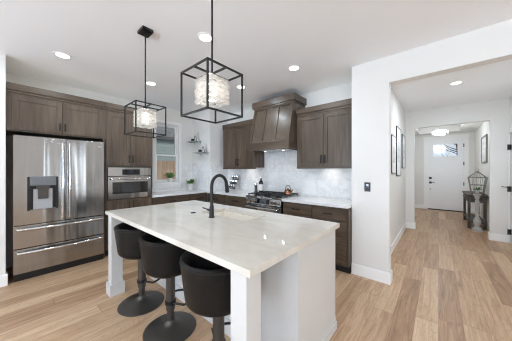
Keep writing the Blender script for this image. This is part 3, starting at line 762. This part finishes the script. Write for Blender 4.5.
# ------------------------------------------------------------------ bar stools
def make_stool(label, loc):
    c = empty('bar_stool', label, 'bar stool', loc, 0, 'bar stools at the island')
    MB().lathe([(0, 0), (0.212, 0), (0.215, 0.006), (0.205, 0.014), (0.12, 0.028), (0.06, 0.045), (0.038, 0.07), (0.034, 0.085), (0, 0.085)], seg=40).build('base', 'gunmetal', c)
    MB().lathe([(0, 0.08), (0.030, 0.08), (0.030, 0.17), (0.038, 0.175), (0.038, 0.50), (0, 0.50)], seg=20).build('column', 'gunmetal', c)
    pts = []
    for k in range(21):
        a = PI * (k / 20); pts.append((0.13 * math.cos(a), 0.05 + 0.15 * math.sin(a), 0.235))
    pts = [(0.03, 0.0, 0.235)] + pts[:] + [(-0.03, 0.0, 0.235)]
    MB().tube(pts, 0.009, 10).lathe([(0.036, 0.22), (0.046, 0.222), (0.046, 0.248), (0.036, 0.25)]).build('footrest', 'black', c)
    MB().cyl((0, 0, 0.48), (0, 0, 0.52), 0.06, 0.10).build('seat_plate', 'black', c)
    # barrel shell: outer and inner surfaces, open towards +y
    seg = 56; t = bmesh.new()
    def top(a):   # a = 0 at the back (-y)
        f = min(1.0, max(0.0, (abs(a) - 1.15) / 1.5)); f = f * f * (3 - 2 * f)
        return 0.812 - 0.17 * f
    def outer(a, f):
        z0, z1 = 0.515, top(a); z = z0 + (z1 - z0) * f
        q = min(1, f / 0.16); r = 0.165 + 0.040 * math.sin(q * PI / 2) + 0.038 * f
        return r, z
    cols = []
    for k in range(seg):
        a = -PI + 2 * PI * k / seg; col = []
        prof = []
        for f in (0, 0.02, 0.05, 0.09, 0.13, 0.17, 0.3, 0.5, 0.75, 1.0):
            prof.append(outer(a, f))
        zt = top(a)
        prof += [(0.237, zt + 0.006), (0.228, zt + 0.009), (0.219, zt + 0.005), (0.213, zt - 0.01), (0.200, 0.60)]
        for r, z in prof: col.append(t.verts.new((r * math.sin(a), -r * math.cos(a), z)))
        cols.append(col)
    for k in range(seg):
        A_, B_ = cols[k], cols[(k + 1) % seg]
        for i in range(len(A_) - 1): t.faces.new((A_[i], B_[i], B_[i + 1], A_[i + 1]))
    t.faces.new([c_[0] for c_ in cols][::-1])
    bmesh.ops.recalc_face_normals(t, faces=t.faces)
    m = MB(); m._add(t); sh = m.build('seat_shell', 'leather', c)
    MB().lathe([(0, 0.545), (0.199, 0.56), (0.201, 0.61), (0.195, 0.632), (0.17, 0.645), (0, 0.652)], seg=40).build('seat_cushion', 'leather', c)
    # stitched welt along the rim
    wp = []
    for k in range(seg + 1):
        a = -PI + 2 * PI * k / seg; wp.append((0.24 * math.sin(a), -0.24 * math.cos(a), top(a) - 0.012))
    MB().tube(wp, 0.0035, 6, caps=False).build('welt', 'leather', sh)
    return c
st = make_stool('black leather barrel bar stool farthest from the camera, by the far island leg', (-2.33, 0.905, 0))
dup(st, (-1.765, 0.92, 0), 'black leather barrel bar stool in the middle of the three')
dup(st, (-1.10, 0.905, 0), 'black leather barrel bar stool nearest the camera, behind the near island leg')

# ------------------------------------------------------------------ pendants
def make_pendant(label, loc):
    c = empty('pendant_light', label, 'pendant light', loc, 0, 'caged crystal pendants over the island')
    zb, zt = 1.722 - H, 1.997 - H; hs = 0.1375; r = 0.0048
    MB().box(-0.065, 0.065, -0.05, 0.05, -0.028, 0.0, 0.003).box(-0.05, 0.05, -0.035, 0.035, -0.036, -0.028, 0.002).build('ceiling_plate', 'black', c)
    MB().cyl((0, 0, -0.03), (0, 0, zt + 0.005), 0.0065, seg=12).build('rod', 'black', c)
    m = MB()
    for sx in (-hs, hs):
        for sy in (-hs, hs): m.box(sx - r, sx + r, sy - r, sy + r, zb - r, zt + r)
    for z in (zb, zt):
        for s in (-hs, hs):
            m.box(-hs, hs, s - r, s + r, z - r, z + r); m.box(s - r, s + r, -hs, hs, z - r, z + r)
    m.build('cage', 'black', c)
    # top bars carrying the shade
    m = MB().box(-hs, hs, -0.006, 0.006, zt - r, zt + r).box(-0.006, 0.006, -hs, hs, zt - r, zt + r).cyl((0, 0, zt - 0.045), (0, 0, zt), 0.012)
    m.build('cross_bar', 'black', c)
    q = 0.076; cz0, cz1 = zb + 0.075, zt - 0.04
    MB().box(-q, q, -q, q, cz1, cz1 + 0.006, 0.001).build('shade_plate', 'chrome', c)
    # crystal curtain: rows of faceted prisms on four sides
    m = MB(); rows = 5; nx = 4
    for side in range(4):
        R_ = Matrix.Rotation(side * PI / 2, 4, 'Z')
        for i in range(nx):
            for j in range(rows):
                w_ = 2 * q / nx; h_ = (cz1 - cz0) / rows
                xc = -q + (i + 0.5) * w_; zc = cz0 + (j + 0.5) * h_; tilt = 0.22 * (1 if (i + j) % 2 else -1) 
                t = bmesh.new(); bmesh.ops.create_cube(t, size=1.0); bmesh.ops.bevel(t, geom=list(t.edges), offset=0.2, segments=1, affect='EDGES')
                bmesh.ops.transform(t, matrix=R_ @ Matrix.Translation((xc, -q, zc)) @ Matrix.Rotation(tilt, 4, 'Y') @ Matrix.Diagonal((w_ * 1.02, 0.016, h_ * 0.82, 1)), verts=t.verts)
                m._add(t)
    m.build('crystal_shade', 'crystal', c, smooth=False)
    MB().cyl((0, 0, cz0 + 0.03), (0, 0, cz1 - 0.02), 0.03, seg=16).build('bulb', 'bulb', c)
    return c
pd = make_pendant('black cube-framed crystal pendant over the island end by the refrigerator', (-2.195, 0.885, H))
dup(pd, (-1.117, 0.865, H), 'black cube-framed crystal pendant nearest the camera, above the sink end of the island')

# ------------------------------------------------------------------ recessed ceiling lights
def make_can(label, loc, e=10):
    c = empty('recessed_light', label, 'ceiling light', loc, 0, 'recessed ceiling lights')
    MB().lathe([(0.062, -0.001), (0.066, -0.006), (0.084, -0.005), (0.088, 0.0)], seg=32).build('trim_ring', 'trim', c)
    MB().lathe([(0, -0.003), (0.064, -0.003), (0.064, 0.0), (0, 0.0)], seg=32).build('lens', 'lens', c)
    l = bpy.data.lights.new('can_glow', 'AREA'); l.shape = 'DISK'; l.size = 0.12; l.energy = e; l.color = (0.82, 0.92, 1.0)
    o = bpy.data.objects.new('can_glow', l); COL.objects.link(o); o.parent = c; o.location = (0, 0, -0.012)
    return c
cn = make_can('recessed ceiling light in front of the refrigerator', (-3.42, 0.43, H))
dup(cn, (-1.836, 1.337, H), 'recessed ceiling light between the two pendants, over the island')
dup(cn, (-1.478, 2.51, H), 'recessed ceiling light in front of the right-hand wall cabinet')
dup(cn, (-2.479, 2.51, H), 'recessed ceiling light in front of the range hood')
dup(cn, (-3.463, 1.481, H), 'recessed ceiling light in front of the oven cabinet')
make_can('recessed ceiling light in the hallway ceiling', (0.21, 4.6, H), 34)
for k, (lx, ly) in enumerate([(-2.6, -0.9), (-0.6, -0.9), (1.4, -0.9), (3.4, -0.9), (-2.6, -2.9), (-0.6, -2.9), (1.4, -2.9), (3.4, -2.9), (2.4, 1.3)]):  # out-of-view fill lights, added to raise the ambient bounce
    make_can('unseen recessed fill light added in the living room, %s' % ('left end of its row by the kitchen', 'second of its row by the kitchen', 'third of its row by the kitchen', 'right end of its row by the kitchen', 'left end of the window row', 'second of the window row', 'third of the window row', 'right end of the window row', 'nearest the hallway opening')[k], (lx, ly, H), 9)

# ------------------------------------------------------------------ plants, shelves
def plant(name, label, loc, pot_mat, s=1.0, n=26, lean=0.9, L=0.10, seed=1):
    rnd = random.Random(seed)
    c = empty(name, label, 'plant', loc)
    p = MB().lathe([(0, 0), (0.038 * s, 0), (0.042 * s, 0.004), (0.052 * s, 0.09 * s), (0.048 * s, 0.09 * s), (0.046 * s, 0.078 * s)]).build('pot', pot_mat, c)
    MB().cyl((0, 0, 0.07 * s), (0, 0, 0.08 * s), 0.046 * s).build('soil', 'soil', p)
    m = MB()
    for k in range(n):
        a = rnd.uniform(0, 2 * PI); up = rnd.uniform(0.35, 1.6)
        m.leaf((0.02 * s * math.cos(a), 0.02 * s * math.sin(a), 0.075 * s), (math.cos(a) * lean, math.sin(a) * lean, up), L * rnd.uniform(0.7, 1.25), 0.03 * s, 0.03 * s)
    m.build('foliage', 'leaf', c)
    return c
plant('potted_plant', 'bright green plant in small white pot on the window sill', (-4.545, 2.36, WZ0), 'pot', 1.0, 40, 0.55, 0.17, 3)
plant('potted_plant', 'leafy plant in pale grey pot on the worktop in the corner', (-4.36, 2.75, 0.915), 'pot_grey', 1.75, 36, 0.5, 0.17, 5)

def make_shelf(label, loc):
    c = empty('glass_shelf', label, 'shelf', loc, 0, 'glass shelves on the white pier')
    MB().box(-0.17, 0.17, -0.20, -0.001, 0, 0.010, 0.002).build('glass_plate', 'shelf_glass', c)
    for s in (-0.12, 0.12):
        MB().box(s - 0.008, s + 0.008, -0.16, -0.001, -0.012, -0.001, 0.002).box(s - 0.012, s + 0.012, -0.006, 0.0, -0.05, 0.012, 0.001).build('bracket', 'chrome', c)
    return c
x = N('tinted_shelf_glass'); x.set(srgb(196, 208, 206), 0.05); x.b.inputs['Transmission Weight'].default_value = 0.6; M['shelf_glass'] = x.m
PY = 2.96
SH = [(-4.37, PY, 2.04), (-4.09, PY, 1.765)]
sh = make_shelf('upper glass shelf with ornaments on the white pier by the window', SH[0])
dup(sh, SH[1], 'lower glass shelf with ornaments on the white pier by the window')
def ornament(label, loc):
    c = empty('ornament', label, 'ornament', loc, 0, 'ornaments on the glass shelves')
    m = MB()
    P_ = [(-0.055, 0, 0.006), (0.055, 0, 0.006), (0.012, 0, 0.125), (-0.03, 0, 0.125)]
    for k in range(4): m.tube([P_[k], P_[(k + 1) % 4]], 0.006, 8)
    m.build('frame', 'black', c)
    MB().poly([(-0.045, 0.004, 0.008), (0.045, 0.004, 0.008), (0.008, 0.004, 0.115), (-0.026, 0.004, 0.115)], (0, 0.03, 0)).build('body', 'pot', c)
    return c
ob = ornament('white ornament with a black frame on the upper glass shelf', (SH[0][0] + 0.07, PY - 0.11, SH[0][2] + 0.010))
dup(ob, (SH[1][0] + 0.09, PY - 0.11, SH[1][2] + 0.010), 'white ornament with a black frame on the lower glass shelf')
def cup(label, loc):
    c = empty('mug', label, 'mug', loc, 0.6, 'mugs on the glass shelves')
    MB().lathe([(0, 0), (0.03, 0), (0.034, 0.006), (0.036, 0.07), (0.032, 0.07), (0.03, 0.01), (0, 0.008)]).build('body', 'black', c)
    MB().tube([(0.034, 0, 0.058), (0.058, 0, 0.052), (0.06, 0, 0.025), (0.033, 0, 0.015)], 0.005, 8).build('handle', 'black', c)
    return c
cu = cup('small black mug on the upper glass shelf', (SH[0][0] - 0.06, PY - 0.10, SH[0][2] + 0.010))
dup(cu, (SH[1][0] - 0.05, PY - 0.10, SH[1][2] + 0.010), 'small black mug on the lower glass shelf')
def vase(label, loc):
    c = empty('bud_vase', label, 'vase', loc, 0, 'bud vases on the glass shelves')
    MB().lathe([(0, 0), (0.022, 0), (0.026, 0.03), (0.012, 0.10), (0.008, 0.17), (0.014, 0.20), (0.012, 0.20), (0.006, 0.17), (0.010, 0.10), (0.022, 0.03), (0, 0.006)]).build('body', 'pot_grey', c)
    return c
vs = vase('slim pale vase on the upper glass shelf', (SH[0][0] + 0.07, PY - 0.045, SH[0][2] + 0.010))
dup(vs, (SH[1][0] + 0.09, PY - 0.045, SH[1][2] + 0.010), 'slim pale vase on the lower glass shelf')

# ------------------------------------------------------------------ switches and outlets
c = empty('light_switch', 'black switch plate on the white wall end by the hallway', 'switch', (-0.689, 2.99, 1.16))
MB().box(-0.035, 0.035, -0.006, 0, -0.058, 0.058, 0.002).build('plate', 'rubber', c)
MB().box(-0.016, 0.016, -0.010, -0.005, -0.034, 0.034, 0.002).build('rocker', 'glass_dark', c)
c = empty('outlet', 'white power outlet low on the hallway wall', 'outlet', (-0.60, 5.2, 0.33), RL)
MB().box(-0.035, 0.035, -0.006, 0, -0.058, 0.058, 0.002).build('plate', 'trim', c)
MB().box(-0.016, 0.016, -0.008, -0.005, 0.008, 0.038, 0.002).box(-0.016, 0.016, -0.008, -0.005, -0.038, -0.008, 0.002).build('socket', 'pot_grey', c)

# ------------------------------------------------------------------ hallway pictures
def picture(label, y0, y1, z0, z1):
    c = empty('picture_frame', label, 'picture', (-0.60, y0, z0), RL, 'pictures on the hallway wall')
    w_, h_ = y1 - y0, z1 - z0; t = 0.013; dp = 0.018
    MB().box(0, t, -dp, 0, 0, h_, 0.002).box(w_ - t, w_, -dp, 0, 0, h_, 0.002).box(t, w_ - t, -dp, 0, 0, t, 0.002).box(t, w_ - t, -dp, 0, h_ - t, h_, 0.002).build('frame', 'black', c)
    MB().box(t, w_ - t, -0.012, -0.002, t, h_ - t).build('mat_board', 'mat_board', c)
    MB().box(w_ * 0.3, w_ * 0.7, -0.014, -0.011, h_ * 0.28, h_ * 0.72).build('print', 'print_grey', c)
x = N('soft_grey_print'); x.set(x.ramp(x.noise(x.obj(), 9, 4), [(0.3, srgb(176, 176, 176)), (0.7, srgb(226, 226, 226))]), 0.6); M['print_grey'] = x.m
picture('black framed print nearest the kitchen, smallest on the hallway wall', 4.14, 4.60, 1.32, 1.97)
picture('tallest black framed print, middle of the three on the hallway wall', 4.68, 5.25, 1.27, 2.20)
picture('black framed print nearest the foyer on the hallway wall', 5.48, 5.98, 1.42, 2.15)

# ------------------------------------------------------------------ hallway right door (structure)
w = sroot('door_2', (1.02, HD1, 0), -PI / 2)
dw = HD1 - HD0
struct('door_casing', MB().box(dw, dw + 0.085, -0.018, 0, 0, 2.07, 0.002).box(0.0, 0.018, -0.016, 0, 0, 2.07, 0.002).box(0.0, dw + 0.085, -0.018, 0, 2.07, 2.155, 0.002), 'trim', w)
lf = struct('door_leaf', MB().box(0.02, dw - 0.01, 0.02, 0.06, 0.01, 2.055, 0.002), 'door_white', w)
struct('door_panel', MB().box(0.13, dw - 0.12, 0.012, 0.022, 0.25, 0.95, 0.004).box(0.13, dw - 0.12, 0.012, 0.022, 1.1, 1.93, 0.004), 'door_white', lf)
for hz in (0.21, 1.02, 1.81):
    struct('hinge', MB().box(0.012, 0.03, -0.012, 0.022, hz - 0.05, hz + 0.05, 0.002).cyl((0.018, -0.022, hz - 0.052), (0.018, -0.022, hz + 0.052), 0.009, seg=10), 'black', lf)
struct('door_stop', MB().cyl((0.018, -0.022, 1.04), (-0.02, -0.085, 1.06), 0.005, seg=8).cyl((-0.02, -0.085, 1.06), (-0.026, -0.095, 1.062), 0.009, seg=8), 'black', lf)

# ------------------------------------------------------------------ front door (structure)
w = sroot('door_1', (DX0, 9.75, 0)); dw = DX1 - DX0
struct('door_frame', MB().box(-0.03, 0.0, -0.005, 0.14, 0, DZ + 0.03).box(dw, dw + 0.03, -0.005, 0.14, 0, DZ + 0.03).box(0, dw, -0.005, 0.14, DZ, DZ + 0.03)
       .box(-0.115, -0.025, -0.02, 0, 0, DZ + 0.03, 0.002).box(dw + 0.025, dw + 0.115, -0.02, 0, 0, DZ + 0.03, 0.002).box(-0.125, dw + 0.125, -0.022, 0, DZ + 0.025, DZ + 0.13, 0.002), 'trim', w)
gx0, gx1, gz0, gz1 = 0.15, dw - 0.15, 1.86, 2.27
m = MB().box(0.003, gx0, 0.01, 0.055, 0.015, DZ - 0.003).box(gx1, dw - 0.003, 0.01, 0.055, 0.015, DZ - 0.003).box(gx0, gx1, 0.01, 0.055, 0.015, 0.26).box(gx0, gx1, 0.01, 0.055, gz1, DZ - 0.003).box(gx0, gx1, 0.01, 0.055, 1.70, gz0)
m.box(gx0, gx1, 0.026, 0.05, 0.26, 1.70)
for s in (1, 2): m.box(gx0 + (gx1 - gx0) * s / 3 - 0.035, gx0 + (gx1 - gx0) * s / 3 + 0.035, 0.01, 0.05, 0.26, 1.70)
m.box(gx0 - 0.03, gx1 + 0.03, -0.012, 0.012, gz0 - 0.05, gz0 - 0.012, 0.003)
lf = struct('door_leaf', m, 'door_white', w)
m = MB()
for s in (1, 2): m.box(gx0 + (gx1 - gx0) * s / 3 - 0.012, gx0 + (gx1 - gx0) * s / 3 + 0.012, 0.015, 0.05, gz0, gz1)
struct('muntin', m, 'door_white', lf)
struct('door_pane', MB().box(gx0, gx1, 0.03, 0.036, gz0, gz1), 'glass', lf)
struct('threshold', MB().box(0, dw, -0.04, 0.12, 0, 0.028, 0.003), 'bronze', w)
struct('deadbolt', MB().box(0.035, 0.105, -0.006, 0.012, 1.07, 1.14, 0.004).cyl((0.07, -0.03, 1.105), (0.07, 0, 1.105), 0.018), 'black', lf)
struct('door_handle', MB().box(0.035, 0.105, -0.006, 0.012, 0.91, 0.98, 0.004).cyl((0.07, -0.05, 0.945), (0.07, 0, 0.945), 0.012).box(0.062, 0.19, -0.06, -0.042, 0.936, 0.954, 0.004), 'black', lf)
struct('latch', MB().box(0.055, 0.085, -0.004, 0.012, 0.70, 0.73, 0.002), 'black', lf)
for hz in (0.25, 0.93, 1.6, 2.2):
    struct('hinge', MB().box(dw - 0.012, dw + 0.012, -0.012, 0.012, hz - 0.055, hz + 0.055, 0.002), 'black', lf)

# tree outside the front door
c = empty('tree', 'bare young tree outside, glimpsed through the front door glass', 'tree', (0.75, 15.5, -0.15))
MB().tube([(0, 0, 0), (0.05, 0, 1.5), (0.0, 0.05, 3.2)], 0.08, 8, radii=[0.1, 0.07, 0.03]).build('trunk', 'bark', c)
m = MB(); rnd = random.Random(4)
for k in range(26):
    z = rnd.uniform(1.6, 3.1); a = rnd.uniform(0, 2 * PI); L = rnd.uniform(0.5, 1.1)
    m.tube([(0.02, 0, z), (0.5 * L * math.cos(a), 0.5 * L * math.sin(a), z + 0.25 * L), (L * math.cos(a), L * math.sin(a), z + 0.7 * L)], 0.02, 6, radii=[0.03, 0.02, 0.008])
m.build('branches', 'bark', c)

# ------------------------------------------------------------------ foyer furniture
c = empty('console_table', 'dark weathered console table against the foyer wall', 'table', (0.68, 7.70, 0), -PI / 2)
tw, td = 1.22, 0.36
MB().box(-tw / 2, tw / 2, -td / 2, td / 2, 0.77, 0.80, 0.006).build('tabletop', 'weathered', c)
MB().box(-tw / 2 + 0.03, tw / 2 - 0.03, -td / 2 + 0.03, td / 2 - 0.02, 0.62, 0.77).build('apron', 'weathered', c)
for s in (-1, 1):
    for q in (-1, 1):
        lx = s * (tw / 2 - 0.05); ly = q * (td / 2 - 0.05)
        MB().box(lx - 0.025, lx + 0.025, ly - 0.025, ly + 0.025, 0, 0.77, 0.003).build('leg', 'weathered', c)
MB().box(-tw / 2 + 0.03, tw / 2 - 0.03, -td / 2 + 0.03, td / 2 - 0.03, 0.14, 0.17, 0.003).build('lower_shelf', 'weathered', c)
for s in (-0.28, 0.28):
    d = MB().box(s - 0.22, s + 0.22, -td / 2 + 0.018, -td / 2 + 0.032, 0.64, 0.75, 0.002).build('drawer', 'weathered', c)
    MB().lathe([(0, 0), (0.012, 0.004), (0.014, 0.012), (0, 0.02)], (s, -td / 2 + 0.005, 0.69)).build('knob', 'bronze', d)
c = empty('lantern', 'wire birdcage lantern with pitched top on the console table', 'lantern', (0.72, 7.50, 0.80))
c.scale = (0.86, 0.86, 0.9)
def sq(h, z): return [(-h, -h, z), (h, -h, z), (h, h, z), (-h, h, z), (-h, -h, z)]
m = MB()
for h_, z in ((0.12, 0.02), (0.155, 0.24), (0.18, 0.44)):
    p = sq(h_, z)
    for a, b in zip(p, p[1:]): m.tube([a, b], 0.007, 6)
for k in range(4):
    for f in (0, 0.25, 0.5, 0.75):
        a0_ = Vector(sq(0.12, 0.02)[k]).lerp(Vector(sq(0.12, 0.02)[k + 1]), f); b0_ = Vector(sq(0.18, 0.44)[k]).lerp(Vector(sq(0.18, 0.44)[k + 1]), f)
        m.tube([a0_, b0_], 0.007 if f == 0 else 0.004, 6)
        m.tube([b0_, (b0_.x * 0.12, b0_.y * 0.12, 0.60)], 0.007 if f == 0 else 0.004, 6)
m.build('wire_cage', 'wire', c)
MB().box(-0.13, 0.13, -0.13, 0.13, 0, 0.02, 0.003).build('base', 'weathered', c)
MB().tube([(0.035 * math.cos(t), 0, 0.645 + 0.035 * math.sin(t)) for t in [2 * PI * k / 16 for k in range(17)]], 0.005, 6).lathe([(0, 0.58), (0.028, 0.59), (0.02, 0.61), (0, 0.62)]).build('ring_top', 'wire', c)
plant('potted_plant', 'small green plant in white pot inside the wire lantern', (0.72, 7.50, 0.82), 'pot', 0.75, 24, 0.6, 0.13, 9)
c = empty('candle_pillar', 'tall grey carved baluster pillar on the foyer floor by the table', 'candle holder', (0.665, 6.93, 0))
c.scale = (0.8, 0.8, 1.0)
MB().box(-0.11, 0.11, -0.11, 0.11, 0, 0.035, 0.004).lathe([(0.10, 0.035), (0.105, 0.06), (0.07, 0.085), (0.05, 0.12), (0.075, 0.16), (0.085, 0.22), (0.06, 0.29), (0.035, 0.33), (0.05, 0.36), (0.032, 0.40), (0.04, 0.52), (0.052, 0.62), (0.045, 0.68), (0.03, 0.71), (0.055, 0.74), (0.06, 0.78), (0.085, 0.81), (0.09, 0.84), (0, 0.84)], seg=24).build('baluster', 'grey_stone', c)
# foyer picture on the right wall
c = empty('wall_art', 'grey framed artwork on the foyer wall above the console table', 'picture', (0.89, 8.25, 1.56), -PI / 2)
MB().box(0, 0.04, -0.03, 0, 0, 0.68, 0.003).box(0.76, 0.80, -0.03, 0, 0, 0.68, 0.003).box(0.04, 0.76, -0.03, 0, 0, 0.04, 0.003).box(0.04, 0.76, -0.03, 0, 0.64, 0.68, 0.003).build('frame', 'wire', c)
MB().box(0.04, 0.76, -0.015, -0.002, 0.04, 0.64).build('print', 'print_grey', c)
# foyer ceiling light
c = empty('flush_light', 'round crystal semi-flush light on the foyer tray ceiling', 'ceiling light', (0.03, 7.9, 2.90))
MB().cyl((0, 0, -0.025), (0, 0, 0), 0.07).cyl((0, 0, -0.40), (0, 0, -0.02), 0.008).build('stem', 'chrome', c)
MB().tube([(0.17 * math.cos(t), 0.17 * math.sin(t), -0.40) for t in [2 * PI * k / 32 for k in range(33)]], 0.008, 8).tube([(0.17 * math.cos(t), 0.17 * math.sin(t), -0.52) for t in [2 * PI * k / 32 for k in range(33)]], 0.008, 8).cyl((-0.17, 0, -0.40), (0.17, 0, -0.40), 0.006).cyl((0, -0.17, -0.40), (0, 0.17, -0.40), 0.006).build('ring_frame', 'chrome', c)
m = MB()
for k in range(24):
    a = 2 * PI * k / 24
    t = bmesh.new(); bmesh.ops.create_icosphere(t, subdivisions=1, radius=0.5)
    bmesh.ops.transform(t, matrix=Matrix.Translation((0.17 * math.cos(a), 0.17 * math.sin(a), -0.46)) @ Matrix.Rotation(a, 4, 'Z') @ Matrix.Diagonal((0.025, 0.04, 0.11, 1)), verts=t.verts); m._add(t)
m.build('crystal_drops', 'crystal', c, smooth=False)
for k in range(4):
    a = PI / 4 + k * PI / 2
    MB().lathe([(0, -0.05), (0.022, -0.04), (0.028, 0), (0.02, 0.035), (0.01, 0.05), (0, 0.05)], (0.08 * math.cos(a), 0.08 * math.sin(a), -0.44)).build('bulb', 'bulb', c)
l = bpy.data.lights.new('foyer_glow', 'POINT'); l.energy = 50; l.color = (0.88, 0.95, 1.0); l.shadow_soft_size = 0.2
o = bpy.data.objects.new('foyer_glow', l); COL.objects.link(o); o.parent = c; o.location = (0, 0, -0.62)
